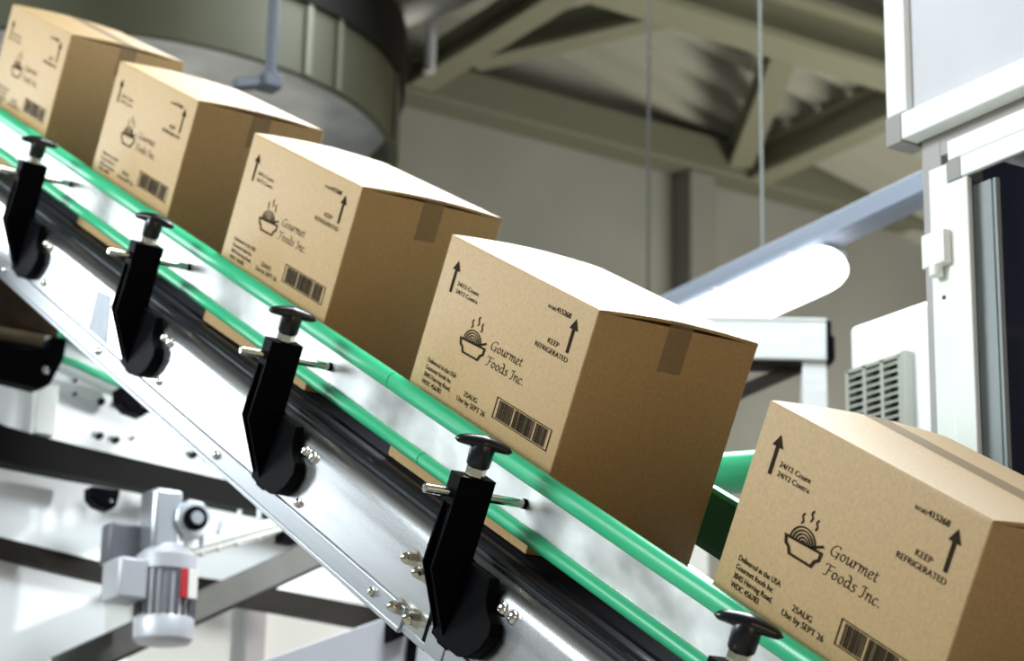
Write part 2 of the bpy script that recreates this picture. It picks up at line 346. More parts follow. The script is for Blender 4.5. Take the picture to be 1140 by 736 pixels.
def catmull(pts, k=6):
    if len(pts) < 3: return pts
    P = [pts[0]] + list(pts) + [pts[-1]]; out = []
    for i in range(1, len(P) - 2):
        for s in range(k):
            t_ = s / k; a, b_, c, d = P[i - 1], P[i], P[i + 1], P[i + 2]
            out.append(tuple(0.5 * ((2 * b_[q]) + (-a[q] + c[q]) * t_ + (2 * a[q] - 5 * b_[q] + 4 * c[q] - d[q]) * t_ ** 2 + (-a[q] + 3 * b_[q] - 3 * c[q] + d[q]) * t_ ** 3) for q in (0, 1)))
    out.append(pts[-1]); return out
GL = {  # calligraphic letters: strokes, advance
 'G': ([[(6.4, 6.6), (5.2, 7.9), (3.2, 7.5), (1.2, 5.2), (0.6, 2.4), (1.8, 0.2), (3.8, 0.2), (5.6, 1.6)], [(3.9, 3.5), (6.6, 3.6)], [(5.7, 3.5), (5.6, 0.6), (4.9, -1.2)]], 7.3),
 'o': ([[(2.3, 5), (0.9, 3.7), (0.7, 1.3), (1.9, 0), (3.4, 1.2), (3.7, 3.6), (2.3, 5)]], 4.7),
 'u': ([[(0.1, 4.2), (0.9, 5), (1.0, 3.4), (0.9, 1.0), (1.7, 0), (3.0, 1.3), (3.8, 4.2)], [(3.9, 5), (3.8, 1.0), (4.3, 0), (5.1, 0.8)]], 5.3),
 'r': ([[(0.1, 4.2), (0.9, 5), (0.9, 3), (0.8, 0)], [(0.9, 2.6), (2.0, 4.5), (3.0, 5), (3.5, 4.5)]], 3.9),
 'm': ([[(0.1, 4.2), (0.8, 5), (0.9, 3), (0.8, 0)], [(0.9, 2.6), (2.0, 4.6), (2.9, 4.9), (3.2, 3.6), (3.0, 0)], [(3.2, 2.6), (4.3, 4.6), (5.2, 4.9), (5.5, 3.8), (5.3, 0.9), (5.8, 0), (6.6, 0.8)]], 6.8),
 'e': ([[(0.8, 2.2), (2.4, 2.7), (3.4, 3.8), (2.6, 5), (1.3, 4.3), (0.7, 2.3), (1.2, 0.5), (2.3, 0), (3.7, 1.1)]], 4.1),
 't': ([[(1.6, 6.8), (1.4, 4), (1.2, 1.2), (1.8, 0), (3.0, 0.9)], [(0.2, 4.7), (3.1, 5.0)]], 3.2),
 'F': ([[(3.4, 7.5), (3.0, 4), (2.5, 1.0), (1.6, -0.3), (0.4, -0.2)], [(0.3, 6.2), (1.2, 7.5), (3.4, 7.6), (6.0, 7.5), (7.0, 8.3)], [(3.0, 4.1), (4.4, 4.2), (5.6, 4.2)]], 6.0),
 'd': ([[(3.6, 4.4), (2.3, 5), (0.8, 3.5), (0.7, 1.0), (1.7, 0), (2.8, 0.9), (3.7, 2.6)], [(1.4, 8.6), (2.8, 8.0), (3.8, 6.0), (3.8, 3.0), (3.7, 1.0), (4.3, 0), (5.0, 0.8)]], 5.2),
 's': ([[(3.4, 4.5), (2.3, 5), (1.1, 4.3), (1.4, 3.2), (2.6, 2.1), (2.7, 0.8), (1.7, 0), (0.4, 0.5)]], 3.9),
 'I': ([[(0.3, 6.4), (1.2, 7.6), (3.0, 7.6), (4.0, 7.9)], [(2.5, 7.6), (2.4, 4), (2.1, 1.0), (1.2, -0.2), (0.2, 0.1)]], 4.0),
 'n': ([[(0.1, 4.2), (0.9, 5), (0.9, 3), (0.8, 0)], [(0.9, 2.6), (2.2, 4.6), (3.2, 4.9), (3.6, 3.6), (3.4, 1.0), (3.9, 0), (4.7, 0.8)]], 4.9),
 'c': ([[(3.5, 4.2), (2.3, 5), (0.9, 3.8), (0.7, 1.3), (1.7, 0), (3.5, 1.1)]], 4.0),
 '.': ([[(0.7, 0.75), (1.2, 0.1)]], 1.8), ' ': ([], 2.6)}
NIB = (0.50, 0.52)
def calli(mb, text, x0, x1, base, cap, F):
    adv = sum(GL[c][1] for c in text); sx = (x1 - x0) / adv; sy = cap / 7.8; xx = 0
    for c in text:
        for st in GL[c][0]:
            st = catmull(st) if len(st) > 2 else st
            for (ax, ay), (bx, by) in zip(st[:-1], st[1:]):
                q = []
                for px, py, sg in ((ax, ay, 1), (bx, by, 1), (bx, by, -1), (ax, ay, -1)):
                    gx = xx + px + sg * NIB[0] * 0.72; gy = py + sg * NIB[1] * 0.62
                    q.append(F(x0 + (gx + 0.06 * py) * sx, base - gy * sy))
                mb.poly(q)
                q = []                    # a thin cross nib keeps hairlines visible
                for px, py, sg in ((ax, ay, 1), (bx, by, 1), (bx, by, -1), (ax, ay, -1)):
                    gx = xx + px + sg * 0.16; gy = py - sg * 0.22
                    q.append(F(x0 + (gx + 0.06 * py) * sx, base - gy * sy))
                mb.poly(q)
        xx += GL[c][1]
_tc = {}
def font_polys(text):
    if text in _tc: return _tc[text]
    cu = bpy.data.curves.new('t', 'FONT'); cu.body = text; cu.resolution_u = 4
    ob = bpy.data.objects.new('t', cu); S.collection.objects.link(ob)
    bpy.context.view_layer.update()
    me = bpy.data.meshes.new_from_object(ob.evaluated_get(bpy.context.evaluated_depsgraph_get()))
    v = [tuple(q.co) for q in me.vertices]; r = [[v[i] for i in p.vertices] for p in me.polygons]
    bpy.data.objects.remove(ob); bpy.data.curves.remove(cu); bpy.data.meshes.remove(me)
    _tc[text] = r; return r
def sans(mb, text, x0, x1, base, cap, F, bold=0):
    P = font_polys(text); xs = [p[0] for q in P for p in q]; a, c = min(xs), max(xs)
    hs = max(p[1] for q in font_polys('H') for p in q); sx = (x1 - x0) / (c - a); sy = cap / hs
    for dx in ((-bold, 0, bold) if bold else (0,)):
        for q in P: mb.poly([F(x0 + (p[0] - a) * sx + dx, base - p[1] * sy) for p in q])
FRONT = -BW / 2 - 0.0005
Fp = lambda x, y: (x / 1000 - BL / 2, FRONT, BH - y / 1000)
PRINT = {}
def pm(name, fn):
    mb = MB(); fn(mb)
    bmesh.ops.remove_doubles(mb.bm, verts=mb.bm.verts[:], dist=1e-7)
    me = bpy.data.meshes.new(name); mb.bm.to_mesh(me); mb.bm.free(); me.materials.append(INK); PRINT.setdefault(name, []).append(me)
def arrow(x, y0, y1, w, h, sw):
    def f(mb):
        mb.poly([Fp(x, y0), Fp(x + w / 2, y0 + h), Fp(x - w / 2, y0 + h)])
        mb.poly([Fp(x - sw / 2, y0 + h), Fp(x + sw / 2, y0 + h), Fp(x + sw / 2, y1), Fp(x - sw / 2, y1)])
    pm('printed_arrow', f)
arrow(38.5, 27, 69.5, 20.5, 13, 6.4)
arrow(340, 22.5, 65, 20.0, 13.5, 6.6)
pm('count_lettering', lambda mb: (sans(mb, '24/12 Count', 51, 109, 57.0, 5.6, Fp, 0.16), sans(mb, '24/12 Contra', 52, 111, 66.8, 5.6, Fp, 0.16)))
def logo(mb):
    ribbon(mb, [(97, 115.0), (100.5, 122.5), (106, 124.0), (110.5, 130.3), (150, 130.0), (153.5, 123.5), (159.5, 120.5), (160.0, 112.8)], 5.2, 2.9, Fp, True)
    ribbon(mb, [(140, 113.6), (161, 105.4)], 4.8, 2.6, Fp)
    for k, r in enumerate((22.0, 17.2, 12.4, 7.6, 3.2)):
        cx = 126 + 0.3 * k
        ribbon(mb, [(cx - r * math.cos(a), 114.0 - r * 0.70 * math.sin(a) - 0.3) for a in [math.pi * i / 16 for i in range(17)]], 3.1, 1.75, Fp)
    for x, y0, y1 in ((115.5, 85.5, 97.0), (129, 78.5, 90.5), (140.5, 84.5, 96.0)):
        ribbon(mb, catmull([(x + 0.8, y0), (x - 1.6, y0 + (y1 - y0) * 0.33), (x + 1.4, y0 + (y1 - y0) * 0.66), (x - 0.8, y1)], 4), 2.9, 1.8, Fp)
pm('bowl_emblem', logo)
pm('brand_lettering', lambda mb: (calli(mb, 'Gourmet', 172, 253, 108.5, 11.6, Fp), calli(mb, 'Foods Inc.', 171, 268, 128.8, 11.6, Fp)))
pm('serial_number', lambda mb: (sans(mb, '01582', 272, 291.5, 26.2, 4.0, Fp, 0.15), sans(mb, '415268', 292.5, 326, 26.2, 6.4, Fp, 0.35)))
pm('storage_lettering', lambda mb: (sans(mb, 'KEEP', 293, 319, 65.0, 6.4, Fp, 0.16), sans(mb, 'REFRIGERATED', 268, 346, 76.0, 6.2, Fp, 0.16)))
pm('address_lettering', lambda mb: [sans(mb, s_, 33, x1, y, 6.0, Fp, 0.16) for s_, x1, y in (('Delivered in the USA', 113, 166.0), ('Gourmet foods Inc', 104, 175.6), ('3045 Herring Road,', 108, 185.2), ('WDC 456783', 87, 194.8))])
pm('date_lettering', lambda mb: (sans(mb, '25AUG', 143, 178, 179.5, 6.6, Fp, 0.16), sans(mb, 'Use by SEPT 26', 129, 204, 189.3, 6.6, Fp, 0.16)))
def barcode(mb):
    x0, x1, y0, y1 = 222, 357.5, 157.0, 183.0
    ribbon(mb, [(x0, y0), (x1, y0), (x1, y1), (x0, y1)], 2.2, 1.3, Fp, True)
    rn = random.Random(3); x = x0 + 7
    while x < x1 - 7:
        w = rn.choice((0.9, 0.9, 1.3, 2.2)); g = rn.choice((0.7, 0.8, 0.8, 1.4))
        if abs(x - 262) < 2 or abs(x - 318) < 2: g = 4.0
        mb.poly([Fp(x, y0 + 1.6), Fp(x + w, y0 + 1.6), Fp(x + w, y1 - 1.6), Fp(x, y1 - 1.6)]); x += w + g
pm('barcode', barcode)

# ------------------------------------------------------------------ cardboard cartons
def carton_meshes():
    me = {}
    hx, hy = BL / 2, BW / 2; ft = 0.004
    rc = 0.0032; cor = []
    for cx_, cy_, a0_ in ((hx - rc, hy - rc, 0), (-hx + rc, hy - rc, 90), (-hx + rc, -hy + rc, 180), (hx - rc, -hy + rc, 270)):
        cor += [(cx_ + rc * math.cos(math.radians(a0_ + k * 22.5)), cy_ + rc * math.sin(math.radians(a0_ + k * 22.5))) for k in range(5)]
    mb = MB(); mb.rings([[(x * 0.994, y * 0.994, 0) for x, y in cor], [(x, y, 0.002) for x, y in cor], [(x, y, BH - 0.003) for x, y in cor]]); me['carton_body'] = mb.build('carton_body', CARD)
    # closed at the foot of the flaps by a slightly sunken pair of minor flaps; two long flaps bulge up to the middle seam
    for k, sg in enumerate((-1, 1)):
        mb = MB(); N = 10; rr = []
        ex = hx - 0.0012
        for i in range(N + 1):
            f_ = i / N; y = sg * (hy - f_ * (hy - 0.0008)); z = BH + 0.0052 * math.sin(f_ * math.pi / 2)
            rr.append((y, z))
        rr = [(hy, BH - 0.0032), (hy - 0.0004, BH - 0.0014), (hy - 0.0016, BH - 0.0002)] + rr[1:]; rr = [(sg * abs(y), z) if abs(y) > 0.002 else (sg * 0.0008, z) for y, z in rr]
        top = rr; bot = [(y - sg * (0.001 if i < 1 else 0), max(z - ft, BH - 0.0060)) for i, (y, z) in enumerate(rr)]
        pts = top + bot[::-1]
        mb.prism(pts, -ex, ex, 'x'); me['flap%d' % k] = mb.build('flap', CARD)
    # tape: along the seam, then folded down the lower end
    mb = MB(); tw = 0.0175; ys = 0.016; yl = lambda x: 0.005 - ys * (x / hx) * 0.5 + 0.004
    zt = lambda y: BH + 0.0052 * math.sin(max(0, (hy - abs(y)) / hy) * math.pi / 2) + 0.0003
    A = []
    xs = [-hx + 0.001 + i * (2 * hx - 0.002) / 12 for i in range(13)]
    for x in xs:
        A.append([(x, yl(x) + d, zt(yl(x) + d)) for d in (-tw, -tw / 2, 0, tw / 2, tw)])
    e = hx + 0.0006; y1 = yl(hx)
    A.append([(e, y1 + d, zt(y1 + d) - 0.0015) for d in (-tw, -tw / 2, 0, tw / 2, tw)])
    A.append([(e, y1 + d, BH - 0.012) for d in (-tw, -tw / 2, 0, tw / 2, tw)])
    A.append([(e, y1 + d, BH - 0.058 + 0.001 * math.sin(d * 400)) for d in (-tw, -tw / 2, 0, tw / 2, tw)])
    for r0, r1 in zip(A[:-1], A[1:]):
        for i in range(4): mb.poly([r0[i], r0[i + 1], r1[i + 1], r1[i]])
    bmesh.ops.remove_doubles(mb.bm, verts=mb.bm.verts[:], dist=1e-6)
    me['tape'] = mb.build('packing_tape', TAPE)
    return me
proto = carton_meshes()
first = True
def carton(s, d, yaw, label):
    global first
    c, sn = math.cos(yaw), math.sin(yaw)
    ctr = cpt(s - c * BL / 2 - sn * BW / 2, d - sn * BL / 2 + c * BW / 2, -BH)
    r = thing('cardboard_box', label, 'cardboard box', ctr, (0, 0, 0), 'printed cartons riding down the belt')
    r.rotation_euler = (Matrix.Rotation(TH, 3, 'Y') @ Matrix.Rotation(yaw, 3, 'Z')).to_euler()
    body = None
    for key, o in proto.items():
        q = o if first else o.copy()
        if not first: S.collection.objects.link(q)
        q.parent = r
        if key == 'carton_body': body = q
    for name, ms in PRINT.items():
        for me in ms:
            q = bpy.data.objects.new(name, me); S.collection.objects.link(q); q.parent = body
    first = False
    return r
carton(-2.1602, 0.0032, 0.0158, 'printed cardboard box highest up the belt, at the top left corner of the picture')
carton(-1.4621, 0.0039, 0.0251, 'printed cardboard box second from the top of the belt, above the second clamp')
carton(-0.7902, 0.0026, 0.0400, 'printed cardboard box in the middle of the row of five on the belt')
carton(-0.1148, 0.0046, 0.0183, 'printed cardboard box with blown-out white top, just below the lit tube lamp')
carton(0.6265, -0.0110, -0.0340, 'largest printed cardboard box, lowest on the belt at the right edge')

# ------------------------------------------------------------------ machine cabinet on the right
YC = 0.702
mc = thing('machine_cabinet', 'tall white framed machine cabinet with dark window at the right edge', 'cabinet', (0.1, 0.95, 0))
def wbox(a, c, name, m, parent, **k): return MB().box(a, c).build(name, m, parent, world=True, **k)
# upper box
wbox((-0.362, YC + 0.012, 2.668), (0.75, YC + 0.50, 3.32), 'upper_casing', PANELG, mc)
wbox((-0.368, YC, 2.700), (-0.324, YC + 0.03, 3.32), 'frame_bar', WHITEP, mc, bevel=0.002)
wbox((-0.336, YC - 0.001, 2.657), (0.75, YC + 0.03, 2.698), 'frame_bar', WHITEP, mc, bevel=0.002)
wbox((-0.370, YC - 0.001, 2.654), (-0.3365, YC + 0.05, 2.6995), 'corner_block', GREYP, mc, bevel=0.002)
# lower cabinet, set back a little under the upper box
LOW = Vector((-0.016, 0, 0.008))
def wlow(a, c, name, m, parent, **k): return wbox(tuple(Vector(a) + LOW), tuple(Vector(c) + LOW), name, m, parent, **k)
YD = YC + 0.03
for (a, c, n, m) in (((-0.312, YD, 1.35), (-0.272, YD + 0.05, 2.650), 'side_post', GREYW), ((-0.312, YD + 0.001, 2.615), (0.75, YD + 0.05, 2.654), 'side_post', GREYW)):
    wlow(a, c, n, m, mc, bevel=0.002)
wlow((-0.246, YD - 0.012, 2.596), (0.75, YD + 0.03, 2.627), 'frame_bar', WHITEP, mc, bevel=0.002)
wlow((-0.286, YD - 0.012, 1.35), (-0.2475, YD + 0.03, 2.594), 'frame_bar', WHITEP, mc, bevel=0.002)
wlow((-0.2165, YD - 0.016, 2.563), (0.75, YD - 0.006, 2.594), 'door_frame', WHITEP, mc, bevel=0.002)
wlow((-0.2460, YD - 0.016, 1.35), (-0.2040, YD - 0.006, 2.561), 'door_frame', WHITEP, mc, bevel=0.002)
wlow((-0.2460, YD - 0.015, 2.5625), (-0.2175, YD + 0.03, 2.5945), 'corner_block', GREYP, mc, bevel=0.002)
h = MB(); h.box((-0.287, YD - 0.030, 2.440), (-0.240, YD - 0.013, 2.490)); h.cyl((-0.266, YD - 0.022, 2.425), (-0.266, YD - 0.022, 2.442), 0.010)
h.bm.transform(Matrix.Translation(LOW)); h.build('hinge', WHITEP, mc, world=True, bevel=0.002)
MB().cyl((-0.278, YD - 0.0135, 2.403), (-0.278, YD - 0.011, 2.403), 0.003, 12).build('rivet', SLOT, mc, world=True)
wlow((-0.206, YD - 0.0125, 1.35), (0.75, YD - 0.0065, 2.565), 'window_pane', GLASS, mc)
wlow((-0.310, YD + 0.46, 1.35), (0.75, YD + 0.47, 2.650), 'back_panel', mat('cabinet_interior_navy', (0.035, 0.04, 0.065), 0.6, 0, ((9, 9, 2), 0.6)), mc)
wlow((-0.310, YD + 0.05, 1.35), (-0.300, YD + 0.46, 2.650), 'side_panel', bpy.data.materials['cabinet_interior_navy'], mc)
g = MB(); g.box((-0.230, YD + 0.004, 1.35), (-0.193, YD + 0.014, 2.56)); g.box((-0.189, YD + 0.004, 1.35), (-0.184, YD + 0.012, 2.56)); g.build('inner_rail', mat('blue_grey_profile', (0.80, 0.88, 0.92), 0.4), mc, world=True)
wlow((-0.310, YD, 0.0), (0.75, YD + 0.47, 1.35), 'base_cabinet', PANELG, mc, bevel=0.004)

# ------------------------------------------------------------------ white ventilated unit behind the cabinet
YA = 1.224
ac = thing('ventilation_unit', 'white casing with cream louvred vent behind the machine cabinet', 'ventilation unit', (-0.8, 1.5, 0))
wbox((-1.062, YA, 1.9), (-0.45, YA + 0.5, 2.643), 'casing', ACW, ac, bevel=0.012, seg=3)
wbox((-1.092, YA + 0.03, 1.9), (-1.063, YA + 0.45, 2.632), 'side_cover', ACW, ac, bevel=0.008)
v = MB(); GX0, GX1, GZ0, GZ1 = -1.045, -0.905, 2.418, 2.553
cols = 3; rows = 9; fw = 0.006
v.box((GX0, YA - 0.022, GZ1 - fw), (GX1, YA - 0.001, GZ1)); v.box((GX0, YA - 0.022, GZ0), (GX1, YA - 0.001, GZ0 + fw))
cw = (GX1 - GX0) / cols
for i in range(cols + 1): v.box((GX0 + i * cw - 0.004, YA - 0.022, GZ0), (GX0 + i * cw + 0.004, YA - 0.001, GZ1))
for k in range(rows):
    z = GZ0 + fw + (k + 0.5) * (GZ1 - GZ0 - 2 * fw) / rows
    v.hexa([(GX0, YA - 0.021, z - 0.004), (GX1, YA - 0.021, z - 0.004), (GX1, YA - 0.006, z + 0.001), (GX0, YA - 0.006, z + 0.001), (GX0, YA - 0.021, z), (GX1, YA - 0.021, z), (GX1, YA - 0.006, z + 0.005), (GX0, YA - 0.006, z + 0.005)])
gv = v.build('vent_grille', ACG, ac, world=True)
wbox((GX0, YA - 0.004, GZ0), (GX1, YA - 0.0005, GZ1), 'vent_backing', SLOT, ac)
wbox((GX1 + 0.003, YA - 0.022, GZ0 - 0.004), (GX1 + 0.016, YA - 0.001, GZ1 + 0.003), 'vent_side', ACG, ac)
wbox((-1.06, YA + 0.02, 0.0), (-0.47, YA + 0.48, 1.9), 'stand', GREYP, ac)

# ------------------------------------------------------------------ tube lamp on its hanging rail
YL = 1.727
lr = thing('lamp_rail', 'blue grey rail slung from the roof above the lit tube lamp', 'rail', (-1.7, YL, 3.12))
MB().bar((-2.75, YL, 3.062), (-0.80, YL, 3.146), 0.06, 0.055).build('rail', RAILG, lr, world=True, bevel=0.004)
MB().bar((-2.75, YL - 0.034, 3.044), (-0.80, YL - 0.034, 3.128), 0.008, 0.012).build('rail_lip', RAILG, lr, world=True)
MB().cyl((-1.931, YL, 3.12), (-1.931, YL, 5.20), 0.004, 10).build('hanger_rod', ROD, lr, world=True)
MB().cyl((-0.90, YL, 3.16), (-0.90, YL, 5.20), 0.004, 10).build('hanger_rod', ROD, lr, world=True)
lm = thing('tube_lamp', 'glowing white tube lamp hanging below the blue grey rail', 'lamp', (-2.1, YL, 3.0))
Lz = lambda x: 3.046 + (x + 1.66) * 0.0425
def stad(x, sc, rz=0.050, ry=0.066): return [(x, YL - 0.02 + ry * sc * math.cos(a), Lz(x) - 0.021 + rz * sc * math.sin(a)) for a in [2 * math.pi * i / 20 for i in range(20)]]
MB().rings([stad(-2.95, 0.3), stad(-2.94, 0.8), stad(-2.90, 1), stad(-2.5, 1), stad(-1.735, 1), stad(-1.700, 0.96), stad(-1.675, 0.82), stad(-1.660, 0.55), stad(-1.654, 0.2)]).build('diffuser', LENS, lm, world=True)
MB().bar((-2.9, YL, 3.011), (-1.68, YL, 3.062), 0.075, 0.018).build('housing', LAMPB, lm, world=True, bevel=0.006)
for x in (-2.05, -1.78): MB().box((x, YL - 0.062, Lz(x) + 0.018), (x + 0.016, YL - 0.035, Lz(x) + 0.030)).build('clip', GREYP, lm, world=True)

# ------------------------------------------------------------------ grey support frame behind carton four
fb = thing('steel_frame', 'pale grey box beam frame with square leg and brace, right of the tube lamp end', 'steel frame', (-1.70, 1.65, 0))
R2 = Vector((0.5417, 0.8403, 0)).normalized(); F2 = Vector((-R2.y, R2.x, 0))
Pe = Vector((-1.6465, 1.665, 2.8265))
def along(k, dz=0): return Pe + R2 * k + Vector((0, 0, dz))
MB().bar(along(-0.62), along(0.0), 0.07, 0.088).build('beam', BEAMG, fb, world=True, bevel=0.003)
MB().bar(along(-0.62, 0.046), along(0.0, 0.046), 0.074, 0.006).build('beam_cap', BEAMG, fb, world=True)
e = MB(); e.bar(along(0.0005), along(0.010), 0.072, 0.086); e.bar(along(0.0095, -0.012), along(0.018, -0.012), 0.05, 0.05); e.build('end_cap', BLACK, fb, world=True)
lg = along(-0.026); lg2 = Vector((lg.x, lg.y, 0))
MB().bar(lg2, Vector((lg.x, lg.y, 2.782)), 0.052, 0.052, up=F2).build('leg', BEAMG, fb, world=True, bevel=0.003)
MB().bar(along(-0.055, -0.050), along(-0.24, -0.135), 0.03, 0.024).build('brace', DARKM, fb, world=True)
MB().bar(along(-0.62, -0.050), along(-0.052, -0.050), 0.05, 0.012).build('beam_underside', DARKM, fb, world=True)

# green tube guard of the neighbouring line, seen in the gap
gp = thing('guard_rail', 'green guard tube on a post behind the gap between the two lowest cartons', 'guard rail', (-0.40, 0.522, 0.0))
MB().lathe((-0.80, 0.522, 2.206), (0.9, 0.522, 1.957), [(0, 0.030), (0.48, 0.030)], 20).build('tube', GREEN, gp, world=True)
MB().cyl((-0.40, 0.522, 0.0), (-0.40, 0.522, 2.13), 0.022).build('post', GREYP, gp, world=True)

# ------------------------------------------------------------------ big drum at top left
C2 = Vector((2.0342, -1.4737)); Fh = Vector((-0.8438, 0.5366)); Rh = Vector((0.5366, 0.8438))
dc = C2 + Fh * 7.2 + Rh * (-1.375)
dr = thing('hopper_drum', 'huge olive galvanised drum hanging from the roof at top left', 'drum', (dc.x, dc.y, 4.17))
def ring(r0, r1, z0, z1, seg=72):
    mb = MB(); rr = []
    for r, z in ((r0, z0), (r1, z0), (r1, z1), (r0, z1)):
        rr.append([(r * math.cos(2 * math.pi * i / seg), r * math.sin(2 * math.pi * i / seg), z) for i in range(seg)])
    mb.rings(rr + [rr[0]], cap=False); bmesh.ops.remove_doubles(mb.bm, verts=mb.bm.verts[:], dist=1e-6)
    return mb
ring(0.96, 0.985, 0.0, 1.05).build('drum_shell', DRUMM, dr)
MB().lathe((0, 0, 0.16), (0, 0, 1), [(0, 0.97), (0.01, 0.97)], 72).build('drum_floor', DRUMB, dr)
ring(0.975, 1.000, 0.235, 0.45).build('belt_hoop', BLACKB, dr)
for a in (-14.0, -22.0, 12.0):
    an = math.radians(a) + math.atan2(-Fh.y, -Fh.x) + math.radians(70)
    MB().box((-0.012, -0.006, 0.0), (0.012, 0.006, 1.04)).build('seam_strip', mat('seam_zinc', (0.12, 0.125, 0.09), 0.5, 0.5), dr)
    sob = bpy.context.scene.collection.objects[-1]
    sob.location = (0.988 * math.cos(an), 0.988 * math.sin(an), 0); sob.rotation_euler = (0, 0, an + math.pi / 2)
for a in (0, 120, 240): MB().cyl((0.9 * math.cos(math.radians(a)), 0.9 * math.sin(math.radians(a)), 1.0), (0.9 * math.cos(math.radians(a)), 0.9 * math.sin(math.radians(a)), 1.35), 0.02).build('hanger', DARKM, dr)
pp = thing('drop_pipe', 'blue grey pipe hanging in front of the big drum', 'pipe', (-2.40, 0.68, 3.44))
MB().cyl((-2.40, 0.68, 3.46), (-2.40, 0.68, 5.2), 0.0135, 14).build('pipe', PIPEM, pp, world=True)
m_ = MB(); m_.box((-2.425, 0.655, 3.435), (-2.375, 0.700, 3.47)); m_.bar((-2.42, 0.60, 3.435), (-2.40, 0.70, 3.462), 0.03, 0.025); m_.build('pipe_bracket', PIPEM, pp, world=True, bevel=0.004)
tag(MB().cyl((-3.28, 2.38, 2.6), (-3.28, 2.38, 5.2), 0.005, 8).build('hanging_wire', mat('dull_wire', (0.05, 0.05, 0.042), 0.6), origin=(-3.28, 2.38, 2.6), world=True), 'thin dark wire hanging from the roof, above the gap between cartons three and four', 'wire')
# second lamp far up by the roof
l2 = thing('tube_lamp', 'blurred unlit grey tube lamp high under the roof, right of the big drum', 'lamp', (-4.97, 2.55, 4.92))
m_ = MB(); m_.lathe((-5.12, 2.36, 5.02), (-4.82, 2.73, 5.21), [(0, 0.03), (0.02, 0.06), (0.48, 0.06), (0.50, 0.03)], 16); m_.build('tube', mat('unlit_diffuser', (0.5, 0.5, 0.47), 0.5), l2, world=True)
MB().cyl((-4.965, 2.585, 4.85), (-4.965, 2.585, 5.42), 0.022, 10).build('hanger_rod', LAMPB, l2, world=True)

# ------------------------------------------------------------------ second line crossing at lower left
XP = -2.40
k2 = thing('belt_conveyor', 'blurred white sided conveyor crossing below the inclined one at lower left', 'conveyor', (-2.6, 0.4, 0.0))
def slab(pts, x0, x1, name, m, parent, **k): return MB().prism(pts, x0, x1, 'x').build(name, m, parent, world=True, **k)
slab([(-0.35, 2.600), (-0.35, 2.690), (0.243, 2.712), (0.371, 2.700), (1.30, 2.615), (1.30, 2.45), (0.73, 2.500), (0.415, 2.520), (0.273, 2.530), (0.115, 2.549)], XP - 0.05, XP, 'side_panel', WPANEL, k2)
slab([(-0.35, 2.640), (0.0, 2.578), (0.115, 2.551), (0.194, 2.541), (0.273, 2.534), (0.415, 2.524), (0.732, 2.503), (1.4, 2.455), (1.4, 2.400), (0.735, 2.450), (0.419, 2.467), (0.270, 2.470), (0.122, 2.476), (0.0, 2.49), (-0.35, 2.54)], XP - 0.04, XP + 0.035, 'edge_beam', BLACKB, k2)
slab([(-0.35, 2.50), (0.122, 2.480), (0.419, 2.470), (1.0, 2.44), (1.0, 2.28), (0.371, 2.301), (0.135, 2.327), (-0.35, 2.37)], XP - 0.06, XP - 0.02, 'lower_panel', WPANEL, k2)
slab([(-0.35, 2.385), (0.135, 2.331), (0.37, 2.306), (0.765, 2.299), (1.5, 2.258), (1.5, 2.215), (0.768, 2.254), (0.373, 2.267), (0.138, 2.291), (-0.35, 2.345)], XP - 0.05, XP, 'lower_beam', DARKM, k2)
slab([(-0.35, 2.35), (0.138, 2.295), (0.380, 2.270), (0.394, 2.06), (-0.35, 2.06)], XP - 0.06, XP - 0.03, 'leg_panel', WPANEL, k2)
wbox((XP - 0.10, 0.384, 0.0), (XP - 0.03, 0.440, 2.27), 'leg', OFFW, k2, bevel=0.003)
wbox((XP - 0.10, -0.30, 0.0), (XP - 0.03, -0.24, 2.27), 'leg', OFFW, k2, bevel=0.003)
wbox((XP + 0.001, 0.178, 2.548), (XP + 0.028, 0.224, 2.656), 'post', OFFW, k2, bevel=0.003)
wbox((XP - 0.5, -0.35, 2.700), (XP - 0.05, 1.3, 2.706), 'belt', BELT, k2)
for (y, z) in ((0.267, 2.678), (0.268, 2.649), (0.328, 2.643), (0.367, 2.640), (0.330, 2.569), (0.367, 2.566), (0.403, 2.575), (0.545, 2.560), (0.585, 2.557)):
    m_ = MB(); rr_ = 0.0035 if z > 2.645 or y in (0.403,) else 0.0075
    m_.cyl((XP - 0.001, y, z), (XP + 0.010, y, z + 0.001), rr_, 12); m_.build('screw', DARKM, k2, world=True)
